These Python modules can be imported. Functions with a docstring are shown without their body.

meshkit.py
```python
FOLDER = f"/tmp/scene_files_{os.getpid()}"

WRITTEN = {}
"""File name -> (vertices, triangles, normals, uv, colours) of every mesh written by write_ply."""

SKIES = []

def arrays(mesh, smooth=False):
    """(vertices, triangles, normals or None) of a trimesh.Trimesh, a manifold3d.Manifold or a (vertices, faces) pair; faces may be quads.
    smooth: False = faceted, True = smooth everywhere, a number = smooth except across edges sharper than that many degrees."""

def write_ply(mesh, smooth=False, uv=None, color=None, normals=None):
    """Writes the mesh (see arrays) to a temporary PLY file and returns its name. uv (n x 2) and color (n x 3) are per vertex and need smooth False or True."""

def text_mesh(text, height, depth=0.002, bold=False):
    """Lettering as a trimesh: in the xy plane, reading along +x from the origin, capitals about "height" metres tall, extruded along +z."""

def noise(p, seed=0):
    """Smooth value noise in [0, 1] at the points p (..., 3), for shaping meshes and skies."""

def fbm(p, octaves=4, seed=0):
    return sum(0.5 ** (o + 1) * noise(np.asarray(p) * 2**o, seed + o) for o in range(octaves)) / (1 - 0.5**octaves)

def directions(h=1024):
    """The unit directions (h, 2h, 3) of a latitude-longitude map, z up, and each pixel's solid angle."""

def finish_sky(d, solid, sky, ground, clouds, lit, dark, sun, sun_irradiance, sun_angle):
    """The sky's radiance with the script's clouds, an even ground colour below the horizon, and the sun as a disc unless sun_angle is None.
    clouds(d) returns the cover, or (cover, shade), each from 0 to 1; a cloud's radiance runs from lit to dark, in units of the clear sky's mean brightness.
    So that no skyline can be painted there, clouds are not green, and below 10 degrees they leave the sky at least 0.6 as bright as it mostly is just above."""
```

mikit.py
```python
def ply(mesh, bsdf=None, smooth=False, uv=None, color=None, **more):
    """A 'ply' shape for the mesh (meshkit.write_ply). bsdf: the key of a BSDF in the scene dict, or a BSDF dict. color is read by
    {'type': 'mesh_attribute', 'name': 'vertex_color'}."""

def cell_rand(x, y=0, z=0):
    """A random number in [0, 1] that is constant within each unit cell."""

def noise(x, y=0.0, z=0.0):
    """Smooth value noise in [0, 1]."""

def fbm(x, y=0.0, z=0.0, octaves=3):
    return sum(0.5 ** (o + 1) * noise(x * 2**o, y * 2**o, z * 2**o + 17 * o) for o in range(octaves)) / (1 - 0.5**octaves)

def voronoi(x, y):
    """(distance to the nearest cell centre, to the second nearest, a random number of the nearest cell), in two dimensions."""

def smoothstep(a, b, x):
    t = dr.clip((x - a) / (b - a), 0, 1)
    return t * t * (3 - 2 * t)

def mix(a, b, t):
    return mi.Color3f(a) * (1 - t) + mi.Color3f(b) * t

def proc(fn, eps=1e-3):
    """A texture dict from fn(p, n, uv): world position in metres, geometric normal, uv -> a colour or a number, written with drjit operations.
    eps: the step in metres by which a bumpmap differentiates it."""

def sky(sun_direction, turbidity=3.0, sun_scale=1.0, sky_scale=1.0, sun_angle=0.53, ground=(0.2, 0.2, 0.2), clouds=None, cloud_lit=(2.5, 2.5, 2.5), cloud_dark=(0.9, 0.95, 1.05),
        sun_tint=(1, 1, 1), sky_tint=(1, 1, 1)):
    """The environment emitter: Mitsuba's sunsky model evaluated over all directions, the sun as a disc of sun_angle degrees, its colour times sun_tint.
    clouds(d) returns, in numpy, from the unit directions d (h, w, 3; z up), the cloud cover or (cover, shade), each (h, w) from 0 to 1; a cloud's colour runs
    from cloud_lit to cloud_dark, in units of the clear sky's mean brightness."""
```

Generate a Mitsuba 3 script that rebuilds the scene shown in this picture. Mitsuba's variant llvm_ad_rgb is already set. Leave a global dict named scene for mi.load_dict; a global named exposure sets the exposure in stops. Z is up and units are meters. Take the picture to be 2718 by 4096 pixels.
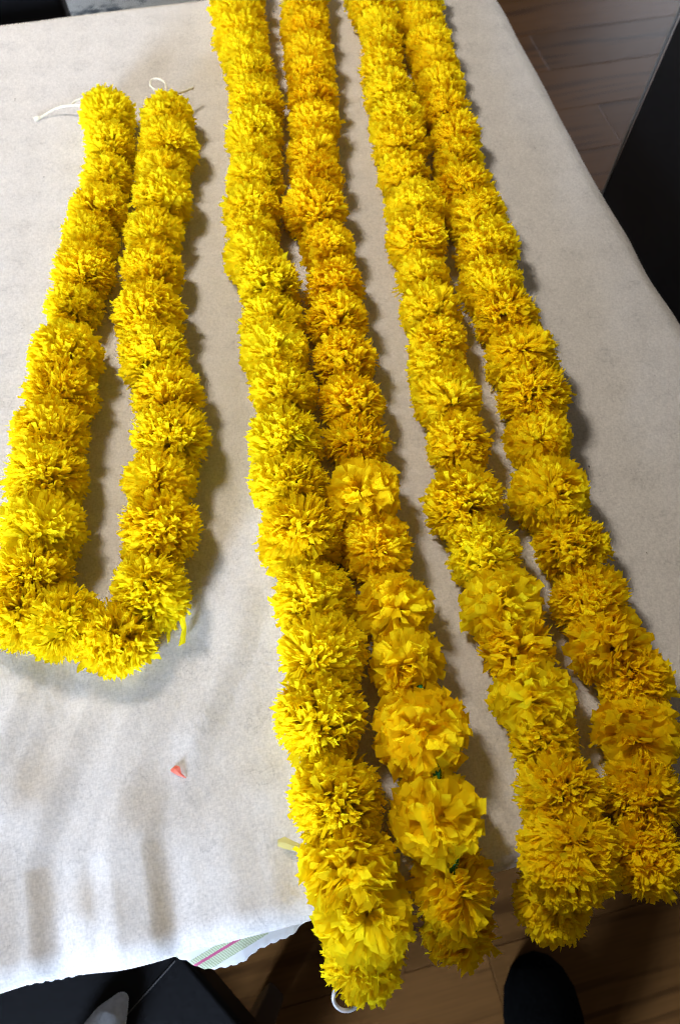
import math
import numpy as np
import trimesh
import manifold3d as m3
import mitsuba as mi
import drjit as dr
import meshkit
import mikit

T = mi.ScalarTransform4f
scene, labels = {}, {}
exposure = 0.35

# ------------------------------------------------------------------ camera, lights
TABLE_Z = 0.75
CAM = np.array([0.0, 0.0, 1.29])
_p, _y, _r = np.radians([64.0, 15.6, 2.1])
_fh, _rt, _up = np.array([math.sin(_y), math.cos(_y), 0]), np.array([math.cos(_y), -math.sin(_y), 0]), np.array([0, 0, 1.0])
LOOK = _fh * math.cos(_p) - _up * math.sin(_p)
UP0 = _fh * math.sin(_p) + _up * math.cos(_p)
UP = UP0 * math.cos(_r) - _rt * math.sin(_r)
scene['camera'] = {'type': 'thinlens', 'fov': 70.0, 'fov_axis': 'y', 'near_clip': 0.02, 'far_clip': 60.0,
                   'aperture_radius': 0.0016, 'focus_distance': 0.52,
                   'to_world': T().look_at(origin=CAM.tolist(), target=(CAM + LOOK).tolist(), up=UP.tolist())}


def rgb(*c):
    return {'type': 'rgb', 'value': list(map(float, c))}


# a ceiling lamp behind the table, daylight from a window at the front left and from a window at the far right, the room's own dim bounce
scene['ceiling_lamp'] = {'type': 'sphere', 'center': [-0.46, 1.02, 2.0], 'radius': 0.135,
                         'emitter': {'type': 'area', 'radiance': rgb(88, 82, 73)}}
labels['ceiling_lamp'] = {'label': 'round ceiling lamp above the far left of the table, outside the picture', 'category': 'lamp'}


def window(name, centre, target, w, h, radiance, label):
    scene[name] = {'type': 'rectangle', 'to_world': T().look_at(origin=centre, target=target, up=[0, 0, 1]) @ T().scale([w / 2, h / 2, 1]),
                   'emitter': {'type': 'area', 'radiance': rgb(*radiance)}}
    labels[name] = {'label': label, 'category': 'window'}


window('window', [-1.8, -2.2, 1.48], [-0.1, 0.1, 0.9], 0.7, 1.1, (57, 71, 94), 'daylit window of the room to the front left, outside the picture')
window('window_001', [3.95, 4.7, 1.35], [1.2, 1.9, 0.6], 1.5, 1.9, (5.4, 5.8, 6.5), 'daylit window of the room to the far right, outside the picture')
scene['room_light'] = {'type': 'constant', 'radiance': rgb(0.088, 0.080, 0.068)}


# ------------------------------------------------------------------ helpers
def numbered(key):
    if key not in scene and key not in labels:
        return key
    k = 1
    while f'{key}_{k:03d}' in scene or f'{key}_{k:03d}' in labels:
        k += 1
    return f'{key}_{k:03d}'


def add(key, mesh, bsdf, smooth=30, label=None, category=None, group=None, kind=None, **more):
    key = numbered(key)
    scene[key] = mikit.ply(mesh, bsdf, smooth=smooth, **more)
    tag(key, label, category, group, kind)
    return key


def tag(key, label=None, category=None, group=None, kind=None):
    d = {k: v for k, v in (('label', label), ('category', category), ('group', group), ('kind', kind)) if v}
    if d:
        labels[key] = {**labels.get(key, {}), **d}


def rounded_box(size, r=0.008, at=(0, 0, 0), n=12):
    s = np.asarray(size, float) / 2 - r
    ball = m3.Manifold.sphere(r, n)
    m = m3.Manifold.batch_hull([ball.translate([sx * s[0], sy * s[1], sz * s[2]]) for sx in (-1, 1) for sy in (-1, 1) for sz in (-1, 1)]).translate(list(at))
    t = m.to_mesh()
    return trimesh.Trimesh(t.vert_properties[:, :3], t.tri_verts, process=False)


def tube(points, radius, sides=8, steps=6):
    p = np.asarray(points, float)
    if steps > 1 and len(p) > 2:
        from scipy.interpolate import CubicSpline
        t = np.r_[0, np.cumsum(np.linalg.norm(np.diff(p, axis=0), axis=1))]
        p = CubicSpline(t, p)(np.linspace(0, t[-1], steps * (len(p) - 1) + 1))
    r = np.broadcast_to(np.interp(np.linspace(0, 1, len(p)), np.linspace(0, 1, np.size(radius)), np.ravel(radius)), (len(p),))
    tan = np.gradient(p, axis=0)
    tan /= np.linalg.norm(tan, axis=1, keepdims=True) + 1e-12
    a = np.cross(tan, [0.31, 0.2, 0.93])
    a /= np.linalg.norm(a, axis=1, keepdims=True) + 1e-12
    b = np.cross(tan, a)
    ang = np.arange(sides) * 2 * np.pi / sides
    v = (p[:, None] + r[:, None, None] * (np.cos(ang)[None, :, None] * a[:, None] + np.sin(ang)[None, :, None] * b[:, None])).reshape(-1, 3)
    i, j = np.meshgrid(np.arange(len(p) - 1), np.arange(sides), indexing='ij')
    q = np.stack([i * sides + j, i * sides + (j + 1) % sides, (i + 1) * sides + (j + 1) % sides, (i + 1) * sides + j], -1).reshape(-1, 4)
    f = np.vstack([q[:, [0, 1, 2]], q[:, [0, 2, 3]]])
    e = (len(p) - 1) * sides
    caps = [[0, k + 1, k] for k in range(1, sides - 1)] + [[e, e + k, e + k + 1] for k in range(1, sides - 1)]
    return trimesh.Trimesh(v, np.vstack([f, caps]), process=False)


def two(d):
    return {'type': 'twosided', 'bsdf': d}


# ------------------------------------------------------------------ materials
def cloth_colour(p, n, uv):
    blotch = mikit.fbm(p.x * 26, p.y * 26, p.z * 20, 3)
    thread = mikit.noise(p.x * 1500, p.y * 600, 3.0) + mikit.noise(p.x * 600, p.y * 1500, 9.0)
    wx = (mikit.noise(p.x * 90, p.y * 90, 4.0) - 0.5) * 0.7
    wy = (mikit.noise(p.x * 90, p.y * 90, 8.0) - 0.5) * 0.7
    line = mikit.smoothstep(0.05, 0.01, dr.abs(mikit.fbm(p.x * 105 + wx, p.y * 105 + wy, 5.0, 2) - 0.5))
    cx, cy = (p.x * 0.8 + p.y * 0.6) * 34, (p.y * 0.8 - p.x * 0.6) * 34
    patch = mikit.smoothstep(0.25, 0.8, dr.sin(cx * 3.14159) * dr.sin(cy * 3.14159) + 0.55 * mikit.noise(p.x * 70, p.y * 70, 31.0))
    k = 1.0 + 0.05 * (blotch - 0.5) + 0.19 * (thread - 1.0) - (0.03 + 0.10 * line) * patch
    return mi.Color3f(0.500, 0.470, 0.443) * k


def cloth_bump(p, n, uv):
    weave = dr.sin(p.x * 5200) * dr.sin(p.y * 5200)
    crepe = mikit.fbm(p.x * 430, p.y * 330, p.z * 100, 2)
    return weave * 0.00004 + crepe * 0.00022 + mikit.noise(p.x * 150, p.y * 120, 2.0) * 0.0002


scene['m_cloth'] = two({'type': 'bumpmap', 'scale': 1.0, 'arbitrary': mikit.proc(cloth_bump, 3e-4),
                        'bsdf': {'type': 'principled', 'base_color': mikit.proc(cloth_colour), 'roughness': 0.8, 'specular': 0.25, 'sheen': 0.35}})


def selvage_colour(p, n, uv):
    v = uv.y
    twill = mikit.smoothstep(-0.2, 0.5, dr.sin((uv.x * 1.0 + uv.y * 0.5) * 3800))
    white = mi.Color3f(0.5, 0.5, 0.5)
    green = mikit.mix((0.28, 0.32, 0.20), (0.40, 0.42, 0.31), twill)
    pink = mi.Color3f(0.36, 0.07, 0.15)
    c = dr.select((v > -0.0055) & (v < 0.0055), green, white)
    return dr.select((v > 0.0004) & (v < 0.0021), pink, c)


scene['m_selvage'] = two({'type': 'principled', 'base_color': mikit.proc(selvage_colour), 'roughness': 0.85, 'specular': 0.2, 'sheen': 0.3})
scene['m_cotton'] = two({'type': 'principled', 'base_color': rgb(0.68, 0.64, 0.52), 'roughness': 0.8, 'specular': 0.2})
scene['m_greycloth'] = two({'type': 'principled', 'base_color': mikit.proc(lambda p, n, uv: mi.Color3f(0.62, 0.64, 0.68) * (0.8 + 0.4 * mikit.fbm(p.x * 300, p.y * 300, p.z * 300, 3))), 'roughness': 0.85, 'specular': 0.2})
scene['m_petal'] = {'type': 'principledthin', 'base_color': {'type': 'mesh_attribute', 'name': 'vertex_color'}, 'roughness': 0.15, 'eta': 1.55, 'diff_trans': 1.15, 'spec_trans': 0.0}
scene['m_greencord'] = two({'type': 'principled', 'base_color': rgb(0.01, 0.16, 0.06), 'roughness': 0.35})
scene['m_ring'] = two({'type': 'principled', 'base_color': rgb(0.5, 0.51, 0.54), 'roughness': 0.3})
scene['m_coral'] = {'type': 'principledthin', 'base_color': rgb(0.75, 0.19, 0.14), 'roughness': 0.3, 'eta': 1.5, 'diff_trans': 0.5}
scene['m_palestrip'] = {'type': 'principledthin', 'base_color': rgb(0.62, 0.56, 0.22), 'roughness': 0.35, 'eta': 1.4, 'diff_trans': 0.9}
scene['m_lint'] = two({'type': 'diffuse', 'reflectance': rgb(0.10, 0.08, 0.06)})


def leather_bump(p, n, uv):
    return 0.0002 * mikit.fbm(p.x * 260, p.y * 260, p.z * 260, 2)


scene['m_leather'] = two({'type': 'bumpmap', 'scale': 1.0, 'arbitrary': mikit.proc(leather_bump, 5e-4),
                          'bsdf': {'type': 'principled', 'base_color': mikit.proc(lambda p, n, uv: mi.Color3f(0.005, 0.005, 0.006) * (0.7 + 0.6 * mikit.fbm(p.x * 14, p.y * 14, p.z * 14, 3))), 'roughness': 0.5, 'specular': 0.2}})
scene['m_piping'] = two({'type': 'principled', 'base_color': rgb(0.10, 0.095, 0.09), 'roughness': 0.3})
scene['m_darkwood'] = two({'type': 'principled', 'base_color': rgb(0.018, 0.012, 0.009), 'roughness': 0.4})
scene['m_slipper'] = two({'type': 'principled', 'base_color': mikit.proc(lambda p, n, uv: mi.Color3f(0.0025, 0.0025, 0.0025) * (0.6 + 0.8 * mikit.noise(p.x * 500, p.y * 500, p.z * 500))), 'roughness': 0.95, 'specular': 0.0})

scene['m_trousers'] = two({'type': 'principled', 'base_color': rgb(0.02, 0.022, 0.03), 'roughness': 0.9})
scene['m_shirt'] = two({'type': 'principled', 'base_color': rgb(0.10, 0.11, 0.14), 'roughness': 0.9})
scene['m_skin'] = two({'type': 'principled', 'base_color': rgb(0.42, 0.25, 0.17), 'roughness': 0.5})
scene['m_hair'] = two({'type': 'principled', 'base_color': rgb(0.012, 0.009, 0.008), 'roughness': 0.5})


def wood(seed, tone):
    def colour(p, n, uv):
        wob = mikit.fbm(p.x * 1.6, p.y * 9, seed * 7.1, 2)
        grain = mikit.fbm(p.x * 3.5 + seed * 3.3, p.y * 70 + wob * 6, seed, 4)
        fine = mikit.noise(p.x * 22, p.y * 520, seed * 2.0)
        streak = mikit.smoothstep(0.52, 0.72, grain)
        c = mikit.mix((0.104, 0.046, 0.0135), (0.056, 0.0235, 0.0072), streak)
        return c * (tone * (0.82 + 0.22 * fine + 0.22 * wob))
    return colour


for k, tone in enumerate((0.86, 1.0, 1.12)):
    scene[f'm_plank_{k}'] = two({'type': 'principled', 'base_color': mikit.proc(wood(k * 5.3 + 1.0, tone)), 'roughness': 0.36, 'specular': 0.07})
scene['m_subfloor'] = two({'type': 'diffuse', 'reflectance': rgb(0.02, 0.014, 0.01)})


def rug_colour(p, n, uv):
    big = mikit.fbm(p.x * 11, p.y * 26, 1.0, 4)
    scr = mikit.fbm(p.x * 60, p.y * 170, 5.0, 3)
    tuft = mikit.noise(p.x * 700, p.y * 700, 2.0)
    dark = mikit.smoothstep(0.47, 0.60, 0.62 * big + 0.38 * scr)
    c = mikit.mix((0.50, 0.52, 0.53), (0.085, 0.105, 0.13), dark)
    return c * (0.78 + 0.4 * tuft)


scene['m_rug'] = two({'type': 'bumpmap', 'scale': 1.0, 'arbitrary': mikit.proc(lambda p, n, uv: 0.002 * mikit.noise(p.x * 400, p.y * 400, 1.0), 8e-4),
                      'bsdf': {'type': 'diffuse', 'reflectance': mikit.proc(rug_colour)}})

# ------------------------------------------------------------------ the setting: floor of planks
add('floor', trimesh.creation.box(extents=[7.0, 7.0, 0.04], transform=trimesh.transformations.translation_matrix([0.5, 1.0, -0.032])), 'm_subfloor', smooth=False, kind='structure')
rng = np.random.default_rng(5)
PW = 0.1645
for k in range(-12, 22):
    y0 = -0.165 + PW * k
    x = -2.6 - rng.uniform(0, 1.2)
    if k == -1:
        x = 0.21 - 3.0
    elif k == 12:
        x = 1.068 - 3.75
    elif k == 10:
        x = 1.144 - 3.75
    while x < 3.6:
        L = {-1: 3.0, 12: 1.25, 10: 1.25}.get(k, 1.25)
        x1 = x + L
        g = 0.0004
        box = trimesh.creation.box(extents=[L - 2 * g, PW - 2 * g, 0.012])
        v = np.array(box.vertices)
        # a small bevel along the top: the top face is drawn in
        c = box.copy()
        up = v[:, 2] > 0
        low = v.copy()
        low[up, 2] = 0.0056
        top = v[up] * [1 - 0.003 / L, 1 - 0.003 / PW, 1]
        hull = trimesh.convex.convex_hull(np.vstack([low, top]))
        hull.apply_translation([(x + x1) / 2, y0 + PW / 2, -0.006 + rng.uniform(-0.0002, 0.0002)])
        add('floor__plank', hull, f'm_plank_{rng.integers(0, 3)}', smooth=False)
        x = x1

# rug beyond the table
add('rug', rounded_box([2.2, 1.9, 0.012], 0.005, [-0.35, 2.75, 0.0062]), 'm_rug', label='grey and white distressed rug on the floor beyond the far end of the table', category='rug')

# ------------------------------------------------------------------ the table and its cloth
X0, X1, Y0, Y1 = -0.46, 0.445, -0.020, 0.985


def cloth_height(x, y):
    """Relief of the cloth above the table top in metres: slack folds at the front left, nearly flat elsewhere."""
    x, y = np.asarray(x, float), np.asarray(y, float)
    z0 = np.zeros_like(x)
    near = np.clip((0.30 - y) / 0.22, 0, 1) * np.clip((0.13 - x) / 0.12, 0, 1)
    near = near * near * (3 - 2 * near)
    warp = meshkit.fbm(np.stack([x * 7, y * 7, z0 + 5], -1), 2, 3) - 0.5
    u = x - 0.55 * np.clip(y - 0.045, 0, 1) + 0.05 * np.clip(0.045 - y, 0, 1) + 0.035 * warp
    folds = meshkit.fbm(np.stack([u / 0.019, y / 0.15, z0], -1), 1, 11) - 0.5
    soft = meshkit.fbm(np.stack([x * 15, y * 11, z0 + 2], -1), 2, 21) - 0.5
    puck = meshkit.fbm(np.stack([x * 120, y * 70, z0 + 7], -1), 2, 31) - 0.5
    h = near * (folds * 0.0125 + soft * 0.0035) + soft * 0.002 + puck * 0.00006
    for cx, cy, a, s in ((-0.156, 0.010, 0.0058, 0.0125), (-0.19, 0.088, 0.0022, 0.014), (-0.075, 0.108, 0.0016, 0.018), (-0.032, 0.055, 0.0015, 0.016), (-0.118, 0.052, 0.0016, 0.014)):
        h = h + a * np.exp(-((x - cx) ** 2 + (y - cy) ** 2) / (2 * s * s))
    return h


def drape(s, r):
    """(inward offset, drop) at arc length s past the place where the edge begins to round, radius r."""
    s = np.maximum(s, 0)
    a = np.minimum(s / r, np.pi / 2)
    return s - np.where(s < r * np.pi / 2, r * np.sin(a), r), np.where(s < r * np.pi / 2, r * (1 - np.cos(a)), r + (s - r * np.pi / 2))


def cloth_point(a, b):
    """Cloth coordinates (flat lengths) -> the point on the draped cloth."""
    wav = 0.006 * (meshkit.fbm(np.stack([a * 9, b * 9, a * 0 + 1], -1), 2, 41) - 0.5) * 2
    rr, rf, rb, rl = 0.030, 0.017, 0.018, 0.03
    i, d1 = drape(a - (X1 - rr + wav), rr)
    x = a - i
    i, d2 = drape((X0 + rl) - a, rl)
    x = x + i
    i, d3 = drape(b - (Y1 - rb + wav * 0.4), rb)
    y = b - i
    i, d4 = drape((Y0 + rf + wav * 0.5) - b, rf)
    y = y + i
    # the last hand's breadth sags a little towards the front and right edges
    sag = 0.002 * np.clip((0.05 - b) / 0.07, 0, 1) ** 2 + 0.007 * np.clip((a - 0.36) / 0.09, 0, 1) ** 2
    z = TABLE_Z + 0.004 + cloth_height(a, b) - sag - (d1 + d2 + d3 + d4)
    e1, e2 = np.clip((a + 0.205) / 0.10, 0, 1), np.clip((a + 0.03) / 0.14, 0, 1)
    wave = 0.0016 * np.sin(a * 46 + 1.0) * np.clip((-0.09 - a) / 0.06, 0, 1)
    y = y - (wave + 0.0075 * e1 * e1 * (3 - 2 * e1) + 0.001 * e2) * np.clip((0.05 - b) / 0.05, 0, 1)
    return np.stack([x, y, z], -1)


ga = np.r_[np.linspace(X0 - 0.10, -0.235, 30), np.linspace(-0.233, 0.16, 198), np.linspace(0.163, X1 + 0.12, 110)]
front_len = 0.021
gb = np.r_[np.linspace(0, 1, 12) * 0 + 0, np.linspace(0.004, 1, 1)][:0]
gb = np.r_[np.linspace(Y0 - front_len, 0.06, 56), np.linspace(0.0623, 0.34, 122), np.linspace(0.344, Y1 + 0.08, 170)]
A, B = np.meshgrid(ga, gb, indexing='ij')
# the front hem is not cut straight
hem = 0.0035 * (meshkit.fbm(np.stack([A * 11, A * 0, A * 0], -1), 2, 51) - 0.5) * 2 + 0.0007 * (meshkit.noise(np.stack([A * 420, A * 0, A * 0], -1), 52) - 0.5)
B2 = B + np.where(B < 0.02, hem * np.clip((0.02 - B) / 0.05, 0, 1), 0)
P = cloth_point(A, B2)


def sheet(P, thick):
    n, m = P.shape[:2]
    i, j = np.meshgrid(np.arange(n - 1), np.arange(m - 1), indexing='ij')
    q = np.stack([i * m + j, (i + 1) * m + j, (i + 1) * m + j + 1, i * m + j + 1], -1).reshape(-1, 4)
    f = np.vstack([q[:, [0, 1, 2]], q[:, [0, 2, 3]]])
    v = P.reshape(-1, 3)
    nrm = trimesh.Trimesh(v, f, process=False).vertex_normals
    low = v - nrm * thick
    rim = np.r_[np.arange(n) * m, (n - 1) * m + np.arange(1, m), (np.arange(n - 1)[::-1]) * m + m - 1, np.arange(1, m - 1)[::-1]]
    N = n * m
    nxt = np.roll(rim, -1)
    side = np.vstack([np.stack([rim, rim + N, nxt + N], 1), np.stack([rim, nxt + N, nxt], 1)])
    return np.vstack([v, low]), np.vstack([f, f[:, ::-1] + N, side])


add('tablecloth', sheet(P, 0.0026), 'm_cloth', smooth=60, label='pale beige padded cloth spread over the table with rounded edges and soft creases', category='tablecloth')

# a second cloth under it that shows at the front with its striped selvage
pts = np.array([[-0.270, -0.010, -0.0195], [-0.215, -0.010, -0.0196], [-0.185, -0.012, -0.0222], [-0.16, -0.013, -0.0236], [-0.138, -0.014, -0.0272], [-0.122, -0.016, -0.0270], [-0.112, -0.016, -0.0268], [-0.104, -0.017, -0.0310], [-0.096, -0.017, -0.0375], [-0.088, -0.016, -0.0405], [-0.076, -0.015, -0.0415],
                [-0.066, -0.014, -0.0410], [-0.056, -0.013, -0.0365], [-0.044, -0.012, -0.0350], [-0.032, -0.012, -0.0340], [-0.022, -0.012, -0.028], [-0.012, -0.012, -0.023]])
us = np.linspace(-0.270, -0.012, 120)
yin, yout = np.interp(us, pts[:, 0], pts[:, 1] + 0.03), np.interp(us, pts[:, 0], pts[:, 2]) + 0.0006 * np.sin(us * 900)
vs = np.linspace(0, 1, 15)
U, V = np.meshgrid(us, vs, indexing='ij')
Yc = yin[:, None] * (1 - V) + yout[:, None] * V
Zc = 0.7325 - 0.012 * V ** 2 + 0.0022 * np.sin(U * 95) * V + 0.004 * np.exp(-((U + 0.07) / 0.02) ** 2) * V
sv, sf = sheet(np.stack([U, Yc, Zc], -1)[:, ::-1], 0.0016)
along, across = np.array([0.966, 0.26]), np.array([-0.26, 0.966])
rel = sv[:, :2] - np.array([-0.083, -0.0330])
uvs = np.stack([rel @ along, rel @ across - 0.06 * (rel @ along) ** 2], 1)
uvs[:, 1] += np.where((sv[:, 0] > -0.045) | (sv[:, 0] < -0.108), -0.02, 0)
add('underlay_cloth', (sv, sf), 'm_selvage', smooth=True, uv=uvs, label='white cloth end with a green and pink striped edge sticking out under the tablecloth', category='cloth')

# the table itself, nearly all of it covered
tp = rounded_box([0.86, 0.95, 0.035], 0.006, [-0.01, 0.48, 0.7285])
add('table__top', tp, 'm_darkwood', smooth=30)
for sx, sy in ((-0.39, 0.06), (0.37, 0.06), (-0.39, 0.90), (0.37, 0.90)):
    add('table__leg', rounded_box([0.06, 0.06, 0.709], 0.006, [sx, sy, 0.3555]), 'm_darkwood')
tag('table', 'dark wooden table almost hidden under the pale cloth', 'table')

# ------------------------------------------------------------------ garlands
C5 = np.array([[0, 1, 4], [0, 4, 3], [1, 2, 5], [1, 5, 4]])
TRI = np.vstack([C5 + 3 * k for k in range(2)])
TT = np.array([0.25, 0.68, 1.0])
NV = 9


def strips(c, axis, R, half, n, w, r, curl=0.25, tuft=1.0):
    """n plastic strips tied at the middle of a flower: vertices (n, 9, 3). axis: the cord's direction there; half: half the thickness along it."""
    axis = axis / np.linalg.norm(axis)
    d = r.normal(size=(n, 3))
    d /= np.linalg.norm(d, axis=1, keepdims=True)
    ca = d @ axis
    # a little flatter than a ball, so that layers of strips read along the cord
    d = d - axis * (ca * 0.25)[:, None]
    d /= np.linalg.norm(d, axis=1, keepdims=True)
    ca = d @ axis
    reach = 1 / np.sqrt((ca / half) ** 2 + (1 - ca ** 2) / R ** 2)
    lump = meshkit.noise(d * 2.3 + r.uniform(0, 50, 3), 3)
    inner = r.random(n) < 0.38
    crush = meshkit.noise(d * 1.1 + r.uniform(0, 50, 3), 8)
    L = reach * (0.79 + 0.14 * lump + 0.14 * crush + np.where(inner, r.uniform(-0.22, 0.0, n), r.normal(0.0, 0.025, n)))
    wide = np.cross(axis, d) + 1e-6
    wide /= np.linalg.norm(wide, axis=1, keepdims=True)
    nrm = np.cross(d, wide)
    roll = (r.normal(0, 0.32, n) + 1.0 * (meshkit.noise(d * 3.1 + r.uniform(0, 50, 3), 4) - 0.5))[:, None]
    wide, nrm = wide * np.cos(roll) + nrm * np.sin(roll), nrm * np.cos(roll) - wide * np.sin(roll)
    root = c + axis * (np.clip(ca, -0.7, 0.7) * half * 0.45 * tuft)[:, None] + r.normal(0, 0.0012, (n, 3))
    bend = (r.normal(0.0, curl * 0.7, n) - np.sign(ca) * np.minimum(np.abs(ca) * 2, 1) * curl * 0.7 + 1.5 * (meshkit.noise(d * 3.7 + r.uniform(0, 50, 3), 6) - 0.5))[:, None] * np.sign((nrm * axis).sum(1, keepdims=True))
    bend = np.clip(bend, -0.55, 0.55)
    width = w * r.uniform(0.65, 1.25, n)
    twist = r.normal(0, 0.3, n)
    V = np.empty((n, NV, 3))
    for k, t in enumerate(TT):
        ctr = root + d * (L * t * (1 - 0.22 * np.abs(bend[:, 0]) * t ** 3))[:, None] + nrm * (bend * L[:, None] * t ** 2.6)
        ctr = ctr + nrm * (r.normal(0, 0.0006, n) * t)[:, None]
        tw = (twist * t)[:, None]
        wv = wide * np.cos(tw) + nrm * np.sin(tw)
        nv = nrm * np.cos(tw) - wide * np.sin(tw)
        ww = (width * np.interp(t, [0, 0.45, 0.76, 1], [0.5, 0.78, 0.95, 1.0]))[:, None] / 2
        fold = (r.normal(0, 0.16, n))[:, None] * ww
        cut = d * (r.normal(0, 0.0011, n) * (t == 1))[:, None]
        V[:, 3 * k] = ctr - wv * ww - cut
        V[:, 3 * k + 1] = ctr + nv * fold
        V[:, 3 * k + 2] = ctr + wv * ww + cut
    return V


def lay_down(V, r):
    """Strips that would go through the table lie down on the cloth instead."""
    x, y = V[..., 0], V[..., 1]
    over = (y > Y0 - 0.004) & (x < X1)
    low = TABLE_Z + 0.0045 + cloth_height(x, y) - 0.004 * np.clip((0.05 - y) / 0.07, 0, 1) ** 2 - 0.022 * np.clip((0.0 - y) / 0.022, 0, 1) ** 2 + r.uniform(0.0, 0.002, V.shape[:2])
    V[..., 2] = np.where(over, np.maximum(V[..., 2], low), V[..., 2])
    return V


LEMON, YELLOW, GOLD, AMBER = np.array([0.98, 0.845, 0.015]), np.array([0.98, 0.80, 0.012]), np.array([0.98, 0.76, 0.010]), np.array([0.98, 0.725, 0.009])


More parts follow.
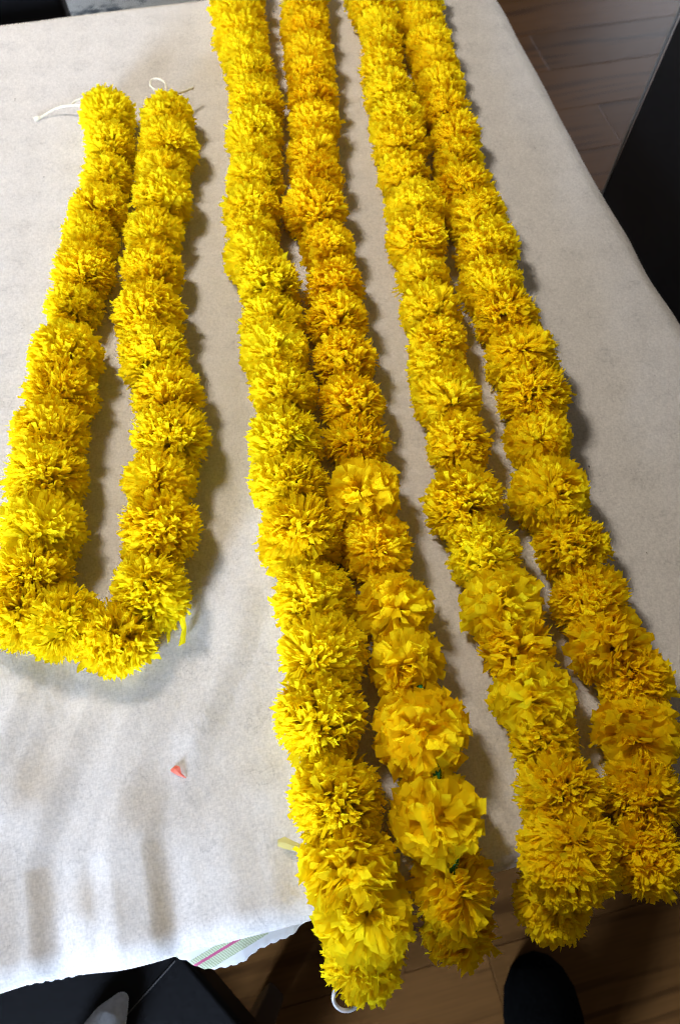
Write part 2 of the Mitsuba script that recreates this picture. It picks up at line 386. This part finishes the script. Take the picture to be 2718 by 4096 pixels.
def garland(key, flowers, mixcol, seed, n_strips, width, faces=(), lean=0.28, loose=(), label=''):
    r = np.random.default_rng(seed)
    F = np.asarray(flowers, float)
    P, Rr = F[:, :3], F[:, 3]
    tan = np.gradient(P, axis=0)
    step = np.linalg.norm(np.diff(P, axis=0), axis=1)
    made, score = [], []
    for i in range(len(P)):
        sp = np.mean(step[max(i - 1, 0):i + 1])
        ax = tan[i] / np.linalg.norm(tan[i])
        to_cam = CAM - P[i]
        to_cam /= np.linalg.norm(to_cam)
        tilt = r.normal(0, lean, 3)
        if i in faces:  # this flower is turned so that the middle of its rosette looks upward
            ax = ax * 0.35 + np.array([r.uniform(-0.25, 0.25), -0.15, 0.95])
        elif r.random() < 0.22:
            ax = ax * 0.7 + np.array([0, 0, r.choice([-1, 1]) * 0.8])
        ax = ax + tilt
        big = 1.0 if i in loose else 0.0
        half = np.clip(sp * 0.62, 0.46 * Rr[i], 0.82 * Rr[i])
        n = int(n_strips * (1 - 0.62 * big) * np.clip(Rr[i] / 0.030, 0.8, 1.3))
        w = width * (1 + 0.95 * big) * r.uniform(0.85, 1.2)
        V = lay_down(strips(P[i], ax, Rr[i] * 1.04, half, n, w, r, curl=0.34 + 0.06 * big), r)
        t = mixcol(i, len(P), r)
        col = t[None] * r.uniform(0.94, 1.05, (n, 1)) * (1 + r.normal(0, 1, (n, 1)) * np.array([0.0, 0.035, 0.15]))
        col = np.clip(col, 0.003, 0.98)
        made.append((V, col))
        outer = V[:, 3:9]
        e1, e2 = outer[:, 2] - outer[:, 0], outer[:, 3] - outer[:, 0]
        see = CAM - V[:, 4]
        dist = np.linalg.norm(see, axis=1)
        shown = np.abs((np.cross(e1, e2) * see).sum(1)) / dist ** 3
        front = ((V[:, 7] - P[i]) * see).sum(1) / dist / Rr[i]
        score.append(np.where(front > 0.45, shown * front, 0))
    flat = np.concatenate(score)
    cut = np.sort(flat)[-300]
    for i, (V, col) in enumerate(made):
        fk = f'{key}__flower' if i == 0 else f'{key}__flower_{i:03d}'
        solo = score[i] >= max(cut, 1e-12)
        rest = ~solo
        m = int(rest.sum())
        f = (TRI[None] + NV * np.arange(m)[:, None, None]).reshape(-1, 3)
        scene[fk + '__petals'] = mikit.ply((V[rest].reshape(-1, 3), f), 'm_petal', smooth=True, color=np.repeat(col[rest], NV, axis=0))
        labels[fk + '__petals'] = {'kind': 'stuff'}
        for q, s in enumerate(np.nonzero(solo)[0]):
            scene[fk + ('__petal' if q == 0 else f'__petal_{q:03d}')] = mikit.ply((V[s], TRI), 'm_petal', smooth=True, color=np.repeat(col[s][None], NV, axis=0))
    labels[key] = {'label': label, 'category': 'garland', 'group': 'yellow plastic flower garlands on the table'}
    return P


def blend(a, b, spread):
    return lambda i, n, r: a + (b - a) * np.clip(r.normal(0.5, spread), 0, 1)


def gold_top(i, n, r):
    t = np.clip(r.normal(0.60 if i < n * 0.62 else 0.42, 0.16), 0, 1)
    return YELLOW + (AMBER - YELLOW) * t


# centre and radius of every flower along each cord, in metres
G1 = [[-0.0607,0.7454,0.7749,0.0297],[-0.0636,0.7012,0.7725,0.0268],[-0.0708,0.655,0.7716,0.0257],[-0.0839,0.6124,0.7734,0.0279],[-0.096,0.5754,0.7722,0.0264],[-0.1044,0.5331,0.7744,0.0291],[-0.1174,0.4983,0.7711,0.0251],[-0.127,0.4372,0.7767,0.0318],[-0.1346,0.3995,0.7769,0.032],[-0.1457,0.3625,0.777,0.0322],[-0.1517,0.3224,0.7774,0.0326],[-0.1576,0.2768,0.7785,0.0339],[-0.1668,0.2435,0.7764,0.0315],[-0.1773,0.2121,0.7745,0.0292],[-0.1494,0.2005,0.7744,0.0291],[-0.1134,0.1806,0.7734,0.0278],[-0.0838,0.2092,0.7749,0.0297],[-0.07,0.257,0.7766,0.0316],[-0.0652,0.3018,0.7744,0.029],[-0.051,0.3372,0.7775,0.0327],[-0.0481,0.3778,0.7761,0.031],[-0.0545,0.4206,0.7765,0.0315],[-0.0517,0.464,0.7778,0.0331],[-0.0434,0.5192,0.7745,0.0291],[-0.0353,0.567,0.7737,0.0282],[-0.0207,0.6085,0.775,0.0298],[-0.018,0.6496,0.7742,0.0288],[-0.005,0.6834,0.7761,0.0311],[-0.0002,0.7275,0.7742,0.0288]]
G2 = [[0.1075,0.9147,0.7788,0.0343],[0.1044,0.8817,0.777,0.0321],[0.0982,0.8475,0.7773,0.0325],[0.0983,0.8168,0.7749,0.0296],[0.0978,0.7751,0.7744,0.029],[0.094,0.7295,0.7757,0.0306],[0.0841,0.6824,0.7757,0.0306],[0.0785,0.6498,0.7724,0.0266],[0.0703,0.613,0.7749,0.0296],[0.0606,0.5778,0.7752,0.03],[0.0562,0.5486,0.7731,0.0275],[0.0517,0.5129,0.7756,0.0305],[0.0589,0.4782,0.7761,0.031],[0.0528,0.4366,0.7747,0.0294],[0.0477,0.4028,0.7765,0.0315],[0.0479,0.3616,0.7751,0.0298],[0.0392,0.3112,0.7765,0.0315],[0.0332,0.2729,0.776,0.031],[0.0319,0.2246,0.7785,0.0339],[0.031,0.1758,0.7756,0.0304],[0.0289,0.1344,0.778,0.0333],[0.0171,0.0932,0.7775,0.0327],[0.0155,0.0393,0.7765,0.0316],[0.0131,0.0003,0.7767,0.0318],[0.0167,-0.0308,0.757,0.0333],[0.0123,-0.0575,0.715,0.0287]]
G3 = [[0.1867,0.9037,0.7742,0.0288],[0.1794,0.873,0.7742,0.0288],[0.1737,0.8429,0.7743,0.0289],[0.1672,0.7957,0.7753,0.0301],[0.1613,0.7608,0.7736,0.0281],[0.1558,0.7257,0.773,0.0274],[0.1477,0.6842,0.7732,0.0276],[0.1372,0.644,0.7734,0.0279],[0.1338,0.6072,0.7733,0.0277],[0.1192,0.5642,0.7767,0.0317],[0.1218,0.5148,0.7731,0.0274],[0.1163,0.4651,0.7732,0.0276],[0.1102,0.4265,0.7742,0.0288],[0.1063,0.383,0.7741,0.0287],[0.1012,0.3379,0.7739,0.0284],[0.096,0.301,0.7715,0.0256],[0.0894,0.2505,0.7762,0.0312],[0.0876,0.2062,0.7735,0.028],[0.0877,0.1573,0.7751,0.0299],[0.0848,0.1152,0.7734,0.0279],[0.081,0.0659,0.7779,0.0332],[0.0758,0.0125,0.7757,0.0306],[0.0776,-0.0285,0.752,0.0285],[0.0795,-0.0576,0.705,0.026]]
G4 = [[0.2607,0.872,0.7747,0.0294],[0.2609,0.8364,0.772,0.0262],[0.2531,0.7998,0.7712,0.0252],[0.2426,0.7561,0.7727,0.027],[0.2395,0.7161,0.7745,0.0292],[0.2351,0.6729,0.7751,0.0298],[0.2279,0.6371,0.7746,0.0292],[0.2196,0.594,0.7725,0.0268],[0.2188,0.5455,0.7751,0.0298],[0.2072,0.5031,0.7756,0.0305],[0.2017,0.4639,0.7712,0.0252],[0.1952,0.4198,0.7741,0.0287],[0.1908,0.381,0.7735,0.028],[0.1814,0.3575,0.7722,0.0265],[0.1812,0.3252,0.7751,0.0298],[0.1768,0.2791,0.773,0.0274],[0.1638,0.2269,0.7766,0.0316],[0.1653,0.1834,0.7751,0.0299],[0.1648,0.1418,0.7767,0.0317],[0.1657,0.1054,0.7739,0.0285],[0.1641,0.0703,0.7761,0.031],[0.1634,0.0413,0.7707,0.0246],[0.1605,0.007,0.775,0.0297],[0.152,-0.0284,0.777,0.0321],[0.1457,-0.0565,0.725,0.0264]]
G5 = [[0.3163,0.8611,0.7741,0.0287],[0.3116,0.8305,0.7725,0.0268],[0.3054,0.7878,0.774,0.0286],[0.3026,0.7529,0.7728,0.0272],[0.2972,0.7161,0.7735,0.028],[0.2907,0.6815,0.772,0.0261],[0.2889,0.6381,0.7729,0.0273],[0.282,0.6038,0.7714,0.0255],[0.2739,0.5626,0.7737,0.0283],[0.2719,0.5186,0.7749,0.0296],[0.2675,0.4759,0.7759,0.0309],[0.2566,0.4329,0.7762,0.0312],[0.2582,0.3944,0.775,0.0297],[0.2562,0.3466,0.7764,0.0314],[0.2521,0.3085,0.7766,0.0317],[0.2432,0.2697,0.7736,0.0281],[0.2306,0.2169,0.7769,0.032],[0.2332,0.1717,0.7736,0.0281],[0.2307,0.1268,0.7746,0.0293],[0.2293,0.0926,0.7769,0.032],[0.2391,0.0638,0.7733,0.0277],[0.2268,0.0313,0.7746,0.0292],[0.2145,-0.0058,0.7721,0.0263],[0.1993,-0.0412,0.7723,0.0265]]


for G in (G2, G3, G4, G5):  # each cord goes on past the far end seen here
    a, b = np.array(G[0]), np.array(G[1])
    G.insert(0, [*(a[:3] * 2 - b[:3]), a[3]])

garland('flower_garland', G1, blend(LEMON, YELLOW, 0.35), 101, 1350, 0.0033,
        label='lemon yellow garland bent into a U at the left, white string ends at its top')
garland('flower_garland_001', G2, blend(LEMON, YELLOW, 0.35), 102, 1350, 0.0034, loose=(24, 25),
        label='yellow garland ending in a white ring below the front table edge')
garland('flower_garland_002', G3, gold_top, 103, 1300, 0.0036, faces=(17, 19, 20, 21, 22, 23), loose=(17, 19, 20, 21, 22, 23, 24),
        label='deeper golden yellow garland of loose broad petals with green cord showing between its lowest flowers')
garland('flower_garland_003', G4, blend(LEMON, GOLD, 0.16), 104, 1300, 0.0036, faces=(19, 21), loose=(19, 20, 21),
        label='yellow garland left of the rightmost one, its lowest flower hanging below the front table edge')
garland('flower_garland_004', G5, blend(YELLOW, GOLD, 0.3), 105, 1300, 0.0036, faces=(17, 20), loose=(20, 22),
        label='rightmost yellow garland, beside the wide bare strip of cloth')

# cords
add('flower_garland__cord', tube(np.array(G1)[:, :3], 0.0009, 6, 3), 'm_cotton')
for k, G in ((1, G2), (3, G4), (4, G5)):
    add(f'flower_garland_{k:03d}__cord', tube(np.array(G)[:, :3], 0.0009, 6, 3), 'm_cotton')
cord = []
for i in range(len(G3) - 1):  # the cord shows in the gaps between the loose flowers at the near end
    p, q = np.array(G3[i][:3]), np.array(G3[i + 1][:3])
    gap = (p + q) / 2 + [0.004, 0.0, 0.0135 if i >= 20 else 0.0]
    cord += [p, gap]
cord.append(np.array(G3[-1][:3]))
add('flower_garland_002__cord', tube(np.array(cord), 0.0029, 7, 3), 'm_greencord', label='green plastic cord')

# string ends of the U-shaped garland
rs = np.random.default_rng(9)


def string(pts, rad=0.0007):
    """Two twisted strands."""
    from scipy.interpolate import CubicSpline
    p = np.asarray(pts, float)
    t = np.r_[0, np.cumsum(np.linalg.norm(np.diff(p, axis=0), axis=1))]
    s = np.linspace(0, t[-1], max(24, int(t[-1] / 0.0008)))
    c = CubicSpline(t, p)(s)
    tan = np.gradient(c, axis=0)
    tan /= np.linalg.norm(tan, axis=1, keepdims=True)
    a = np.cross(tan, [0.0, 0.0, 1.0])
    a /= np.linalg.norm(a, axis=1, keepdims=True)
    q = np.cross(tan, a)
    ph = (s / 0.0045 * 2 * np.pi)[:, None]
    return trimesh.util.concatenate([tube(c + sg * rad * 0.8 * (a * np.cos(ph) + q * np.sin(ph)), rad, 6, 1) for sg in (-1, 1)])


zt = TABLE_Z + 0.006
add('flower_garland__string', trimesh.util.concatenate([
    string([[-0.064, 0.760, zt + 0.016], [-0.080, 0.781, zt + 0.013], [-0.096, 0.789, zt + 0.010], [-0.112, 0.795, zt + 0.006], [-0.128, 0.794, zt + 0.001], [-0.1375, 0.790, zt]]),
    string([[-0.066, 0.764, zt + 0.018], [-0.077, 0.788, zt + 0.014], [-0.090, 0.797, zt + 0.010], [-0.098, 0.792, zt + 0.009]]),
    tube([[-0.1365, 0.791, zt], [-0.1405, 0.789, zt]], 0.0024, 8, 1)]), 'm_cotton', label='white cotton string lying to the left')
loop = [[q[0] - 0.0015, q[1] + 0.005, q[2] + 0.002] for q in [[0.0065, 0.748, zt + 0.026], [-0.002, 0.757, zt + 0.028], [-0.0085, 0.768, zt + 0.029], [-0.0055, 0.777, zt + 0.029], [0.003, 0.775, zt + 0.029], [0.0075, 0.764, zt + 0.028], [0.0068, 0.752, zt + 0.027]]]
add('flower_garland__string', trimesh.util.concatenate([
    string(loop, 0.0006),
    string([[0.0068, 0.752, zt + 0.027], [0.015, 0.763, zt + 0.024], [0.025, 0.772, zt + 0.020], [0.0345, 0.779, zt + 0.018]], 0.0009)]), 'm_cotton', label='white cotton string tied in a loop')
knot = trimesh.creation.icosphere(subdivisions=2, radius=0.0026)
knot.apply_translation([0.007, 0.7515, zt + 0.027])
add('flower_garland__knot', knot, 'm_greencord', label='small green knot')

# the white ring under the second garland
ring = trimesh.creation.torus(0.0098, 0.0015, major_sections=40, minor_sections=12)
ring.apply_transform(trimesh.transformations.rotation_matrix(0.45, [1, 0, 0]))
ring.apply_translation([-0.0045, -0.0812, 0.686])
add('flower_garland_001__ring', ring, 'm_ring', smooth=True, label='white plastic ring')


# loose plastic strips
def strip_mesh(pts, width, wdir, thick=0.00015):
    p = np.asarray(pts, float)
    w = np.asarray(wdir, float)
    w = w / np.linalg.norm(w)
    ww = np.interp(np.linspace(0, 1, len(p)), np.linspace(0, 1, len(np.atleast_1d(width))), np.atleast_1d(width))[:, None] / 2
    v = np.stack([p - w * ww, p + [0, 0, 0.0008], p + w * ww], 1).reshape(-1, 3)
    f = np.vstack([C5 + 3 * k for k in range(len(p) - 1)])
    return v, f


def strip_at(key, pts, width, wdir, col):
    v, f = strip_mesh(pts, width, wdir)
    key = numbered(key)
    scene[key] = mikit.ply((v, f), 'm_petal', smooth=False, color=np.tile(col, (len(v), 1)))


t0 = TABLE_Z + 0.006
strip_at('flower_garland__loose_strip', [[-0.073, 0.196, t0 + 0.022], [-0.066, 0.190, t0 + 0.014], [-0.066, 0.181, t0 + 0.006], [-0.070, 0.170, t0 + 0.003]], [0.005, 0.006, 0.004, 0.006], [1, 0.2, 0.3], LEMON)
strip_at('flower_garland__loose_strip', [[-0.074, 0.186, t0 + 0.01], [-0.078, 0.180, t0 + 0.006], [-0.079, 0.174, t0 + 0.003]], [0.005, 0.004, 0.002], [1, 0.5, 0.2], LEMON)
for q in range(5):
    a = rs.uniform(-0.5, 0.5)
    strip_at('flower_garland_003__loose_strip', [[0.186, 0.455, t0 + 0.016], [0.176, 0.452 + 0.006 * a, t0 + 0.014 + 0.004 * q * 0.3], [0.169, 0.450 + 0.014 * a, t0 + 0.012 + 0.002 * q]], [0.002, 0.0016, 0.001], [0, 1, 0.4], YELLOW)
v, f = strip_mesh([[-0.028, 0.0225, t0 + 0.003], [-0.0235, 0.0215, t0 + 0.004], [-0.019, 0.0185, t0 + 0.005], [-0.013, 0.0150, t0 + 0.006]], [0.004, 0.0075, 0.006, 0.005], [0.25, 1, 0.1])
add('plastic_scrap', (v, f), 'm_palestrip', smooth=False, label='pale yellow see-through plastic strip beside the garland with the white ring', category='plastic scrap')
v, f = strip_mesh([[-0.0890, 0.0862, t0 - 0.0005], [-0.0867, 0.0842, t0 + 0.0016], [-0.0847, 0.0805, t0 + 0.0012], [-0.0812, 0.0774, t0 - 0.0008]], [0.0052, 0.0062, 0.0027, 0.0005], [1, 0.45, 0.25])
add('plastic_scrap', (v, f), 'm_coral', smooth=False, label='small coral pink plastic scrap on the bare cloth at the front left', category='plastic scrap')

# specks of lint
specks = []
for x, y, s in ((-0.16, 0.831, 0.0014), (0.1526, 0.930, 0.0022), (-0.137, 0.699, 0.0011), (-0.186, 0.329, 0.0013), (0.33, 0.70, 0.001), (0.29, 0.40, 0.0009), (0.38, 0.63, 0.001), (-0.10, 0.90, 0.0008), (0.285, 0.245, 0.0011), (0.30, 0.16, 0.0009), (-0.012, 0.40, 0.0008)):
    b = trimesh.creation.icosphere(subdivisions=1, radius=s)
    b.vertices = b.vertices * [0.45, 1.0, 0.35] + [x, y, float(cloth_height(x, y)) + TABLE_Z + 0.0042]
    specks.append(b)
add('lint', trimesh.util.concatenate(specks), 'm_lint', label='tiny dark specks of lint scattered on the pale cloth', category='lint', kind='stuff')
sx, sy = -0.0775, -0.0255
bit = trimesh.util.concatenate([tube([[sx + a, sy + b, 0.7355], [sx + a + c, sy + b + d, 0.737 + e]], 0.0005, 5, 1) for a, b, c, d, e in ((0, 0, 0.003, 0.001, 0), (0.001, -0.0005, 0.001, 0.0025, 0.001), (0.0, 0.0005, 0.0025, -0.001, 0.001))])
add('thread_bit', bit, 'm_lint', label='tuft of dark thread caught on the white cloth end at the front edge', category='thread')


# ------------------------------------------------------------------ chairs
def chair(loc, deg, label, group=None, taper=0.0):
    """A padded dining chair facing local -x, its backrest at local x = 0 (front face), seat towards -x."""
    key = numbered('dining_chair')
    M = trimesh.transformations.translation_matrix(loc) @ trimesh.transformations.rotation_matrix(math.radians(deg), [0, 0, 1])

    def part(name, mesh, bsdf='m_leather'):
        mesh = mesh.copy()
        mesh.apply_transform(M)
        add(f'{key}__{name}', mesh, bsdf)

    back = rounded_box([0.055, 0.45, 0.56], 0.010, [0.0275, 0, 0.74])
    v = np.array(back.vertices)
    v[:, 1] *= 1 - taper * (v[:, 2] - 0.70)
    back.vertices = v
    part('backrest', back)
    part('seat', rounded_box([0.40, 0.44, 0.075], 0.016, [-0.205, 0, 0.44]))
    for sx in (-0.38, 0.02):
        for sy in (-0.195, 0.195):
            part('leg', rounded_box([0.035, 0.035, 0.41 if sx < 0 else 0.46], 0.004, [sx, sy, 0.205 if sx < 0 else 0.23]), 'm_darkwood')
    s = 1 - taper * 0.04
    part('piping', tube([[-0.001, 0.222 * s, 0.48], [-0.0012, 0.222 * (1 - taper * 0.04), 0.74], [-0.001, 0.222 * (1 - taper * 0.28), 0.985]], 0.0016, 6, 4), 'm_piping')
    tag(key, label, 'chair', group)
    return key


chair([0.552, 0.490, 0], 0, 'black leather dining chair at the right side of the table', 'black dining chairs around the table', taper=0.15)
chair([-0.325, 1.062, 0], 90, 'black leather dining chair at the far left end of the table beside the rug', 'black dining chairs around the table', taper=0.2)

# a low black padded stool at the front left corner, turned at an angle
M = trimesh.transformations.translation_matrix([-0.30, -0.145, 0]) @ trimesh.transformations.rotation_matrix(math.radians(33), [0, 0, 1])
for name, mesh, mat in (('seat', rounded_box([0.36, 0.26, 0.07], 0.007, [0, 0, 0.415]), 'm_leather'),
                        ('piping', tube([[-0.17, -0.1305, 0.449], [0.0, -0.1310, 0.4505], [0.17, -0.1305, 0.449]], 0.0008, 6, 4), 'm_piping'),
                        ('piping', tube([[-0.17, 0.010, 0.4512], [0.0, 0.010, 0.4512], [0.17, 0.010, 0.4512]], 0.0007, 6, 4), 'm_piping'),
                        *[('leg', rounded_box([0.03, 0.03, 0.379], 0.004, [sx, sy, 0.1905]), 'm_darkwood') for sx in (-0.15, 0.15) for sy in (-0.10, 0.10)]):
    mesh = mesh.copy()
    mesh.apply_transform(M)
    add(f'stool__{name}', mesh, mat)
tag('stool', 'black padded stool turned at an angle under the front left corner of the table', 'stool')

ball = m3.Manifold.sphere(1.0, 40)
roll = m3.Manifold.batch_hull([ball.scale([a, a, a * 0.7]).translate([x, y, 0.4515 + a * 0.7]) for x, y, a in ((-0.2165, -0.0635, 0.007), (-0.228, -0.078, 0.017), (-0.248, -0.105, 0.026), (-0.268, -0.135, 0.028))])
mm = roll.refine_to_length(0.006).to_mesh()
mesh = trimesh.Trimesh(mm.vert_properties[:, :3], mm.tri_verts, process=True)
mesh.vertices = mesh.vertices + (meshkit.fbm(np.array(mesh.vertices) * 60, 2, 5)[:, None] - 0.5) * 0.003 * np.array([1, 1, 0])
add('cloth_bundle', mesh, 'm_greycloth', smooth=True, label='rolled pale grey cloth lying on the black stool at the bottom left', category='cloth')


# ------------------------------------------------------------------ the person standing at the table: only the slippers' toes are in the picture
def slipper(tip, heading, length=0.27, half=0.056):
    key = numbered('person__slipper')
    h = np.array([math.sin(heading), math.cos(heading), 0])
    s = np.array([h[1], -h[0], 0])
    tip = np.array([tip[0], tip[1], 0.0])
    ts = np.r_[0.0, 0.006, 0.02, 0.045, 0.08, 0.12, 0.16, 0.2, 0.235, 0.258, 0.268, 0.27] / 0.27

    def width(t):
        return half * np.interp(t, [0, 0.022, 0.074, 0.167, 0.3, 0.45, 0.6, 0.75, 0.87, 0.955, 0.99, 1], [0.02, 0.38, 0.66, 0.9, 1, 0.97, 0.88, 0.84, 0.8, 0.6, 0.3, 0.02])

    def loft(zlo, zhi, grow=1.0, t_max=1.0):
        rings = []
        tt = ts[ts <= t_max]
        for t in tt:
            w, zt_ = width(t) * grow, zhi(t)
            ang = np.linspace(0, np.pi, 15)
            prof = [(-w * np.cos(a), zlo + (zt_ - zlo) * np.sin(a) ** 0.7) for a in ang]
            rings.append([tip - h * (t * length) + s * u + [0, 0, z] for u, z in prof])
        R_ = np.array(rings)
        n, m = R_.shape[:2]
        i, j = np.meshgrid(np.arange(n - 1), np.arange(m), indexing='ij')
        q = np.stack([i * m + j, (i + 1) * m + j, (i + 1) * m + (j + 1) % m, i * m + (j + 1) % m], -1).reshape(-1, 4)
        f = np.vstack([q[:, [0, 1, 2]], q[:, [0, 2, 3]], [[0, k, k + 1] for k in range(1, m - 1)], [[(n - 1) * m, (n - 1) * m + k + 1, (n - 1) * m + k] for k in range(1, m - 1)]])
        return trimesh.Trimesh(R_.reshape(-1, 3), f, process=False)

    add(key + '__sole', loft(0.0012, lambda t: 0.017 + 0 * t, 1.03), 'm_slipper', smooth=50)
    add(key + '__upper', loft(0.012, lambda t: float(np.interp(t, [0, 0.05, 0.2, 0.4, 0.55], [0.018, 0.036, 0.054, 0.072, 0.08])), 0.97, 0.62), 'm_slipper', smooth=50)
    labels.setdefault(key, {'label': 'black slipper with a rounded toe'})


labels['person'] = {'label': 'person standing at the front of the table, only the black slipper toes visible', 'category': 'person'}
slipper((0.279, -0.184), 0.20)
slipper((-0.2625, -0.131), -0.25, half=0.045)


def body(bones, edge=0.012, rounds=6):
    """One skin over bones given as ((x, y, z, r), (x, y, z, r)) pairs."""
    ball_ = lambda q: m3.Manifold.sphere(q[3], 20).translate([float(t) for t in q[:3]])
    solid = m3.Manifold.batch_boolean([m3.Manifold.batch_hull([ball_(p) for p in bone]) for bone in bones], m3.OpType.Add).refine_to_length(edge)
    mm_ = solid.to_mesh()
    t = trimesh.Trimesh(mm_.vert_properties[:, :3], mm_.tri_verts, process=True)
    trimesh.smoothing.filter_taubin(t, iterations=rounds)
    return t


BX = -0.15  # the camera looks a little to the right, so the body is a little to the left of it


def moved(bones):
    return [tuple((q[0] + BX, *q[1:]) for q in bone) for bone in bones]


legs, ankles = [], []
for sg, (fx, fy) in ((1, (0.238, -0.385)), (-1, (-0.225, -0.345))):
    hip, knee, ank = (BX + sg * 0.10, -0.50, 0.90, 0.098), (BX * 0.5 + sg * 0.165, -0.445, 0.48, 0.072), (fx, fy, 0.13, 0.056)
    legs += [(hip, knee), (knee, ank)]
    ankles += [((fx, fy, 0.15, 0.038), (fx, fy, 0.06, 0.036)), ((fx, fy, 0.06, 0.034), (fx + sg * 0.006, fy + 0.10, 0.035, 0.026))]
add('person__trousers', body(legs + moved([((-0.085, -0.50, 0.93, 0.105), (0.085, -0.50, 0.93, 0.105)), ((-0.07, -0.50, 1.0, 0.098), (0.07, -0.50, 1.0, 0.098))])), 'm_trousers', smooth=True)
top = moved([((-0.075, -0.50, 0.98, 0.108), (0.075, -0.50, 0.98, 0.108), (-0.11, -0.50, 1.30, 0.10), (0.11, -0.50, 1.30, 0.10)), ((-0.15, -0.495, 1.36, 0.062), (0.15, -0.495, 1.36, 0.062), (0, -0.485, 1.40, 0.065))])
skin = moved([((0, -0.48, 1.38, 0.052), (0, -0.46, 1.47, 0.050)), ((0, -0.445, 1.56, 0.082), (0, -0.425, 1.51, 0.062)), ((0, -0.45, 1.575, 0.088), (0, -0.47, 1.555, 0.082)), ((0, -0.352, 1.525, 0.010), (0, -0.362, 1.550, 0.007)),
        ((-0.086, -0.46, 1.54, 0.012), (-0.086, -0.462, 1.56, 0.016)), ((0.086, -0.46, 1.54, 0.012), (0.086, -0.462, 1.56, 0.016))])
for sg in (-1, 1):
    sh, el, wr = (BX + sg * 0.175, -0.49, 1.36, 0.056), (BX * 0.7 + sg * 0.235, -0.33, 1.13, 0.044), (sg * 0.105, -0.115, 1.245, 0.029)
    mid = tuple(np.array(el) * 0.45 + np.array(wr) * 0.55)
    top += [(sh, el), (el, mid)]
    skin += [(mid[:3] + (0.031,), wr), (wr, (sg * 0.085, -0.065, 1.262, 0.020)), ((sg * 0.092, -0.085, 1.24, 0.016), (sg * 0.085, -0.062, 1.285, 0.014)), ((sg * 0.090, -0.078, 1.29, 0.011), (sg * 0.07, -0.052, 1.315, 0.009), (sg * 0.055, -0.045, 1.318, 0.008))]
    for q in range(4):
        z = 1.245 + 0.017 * q
        skin += [((sg * 0.083, -0.060, z, 0.009), (sg * 0.082, -0.036, z + 0.003, 0.008)), ((sg * 0.082, -0.036, z + 0.003, 0.008), (sg * 0.066, -0.024, z + 0.005, 0.0075))]
add('person__shirt', body(top), 'm_shirt', smooth=True)
add('person__skin', body(skin + ankles, 0.006, 4), 'm_skin', smooth=True)
add('person__hair', body(moved([((0, -0.475, 1.60, 0.083), (0, -0.50, 1.56, 0.078), (0, -0.50, 1.50, 0.06)), ((0, -0.435, 1.625, 0.052), (0, -0.48, 1.62, 0.072))])), 'm_hair', smooth=True)
phone = rounded_box([0.152, 0.074, 0.0085], 0.004, [0, 0, 0])
R3 = np.eye(4)
side = np.cross(LOOK, UP)
R3[:3, 0], R3[:3, 1], R3[:3, 2], R3[:3, 3] = UP, -side, LOOK, CAM - LOOK * 0.012 - UP * 0.045
phone.apply_transform(R3)
add('phone', phone, 'm_piping', label='black phone held by the person above the front of the table', category='phone')
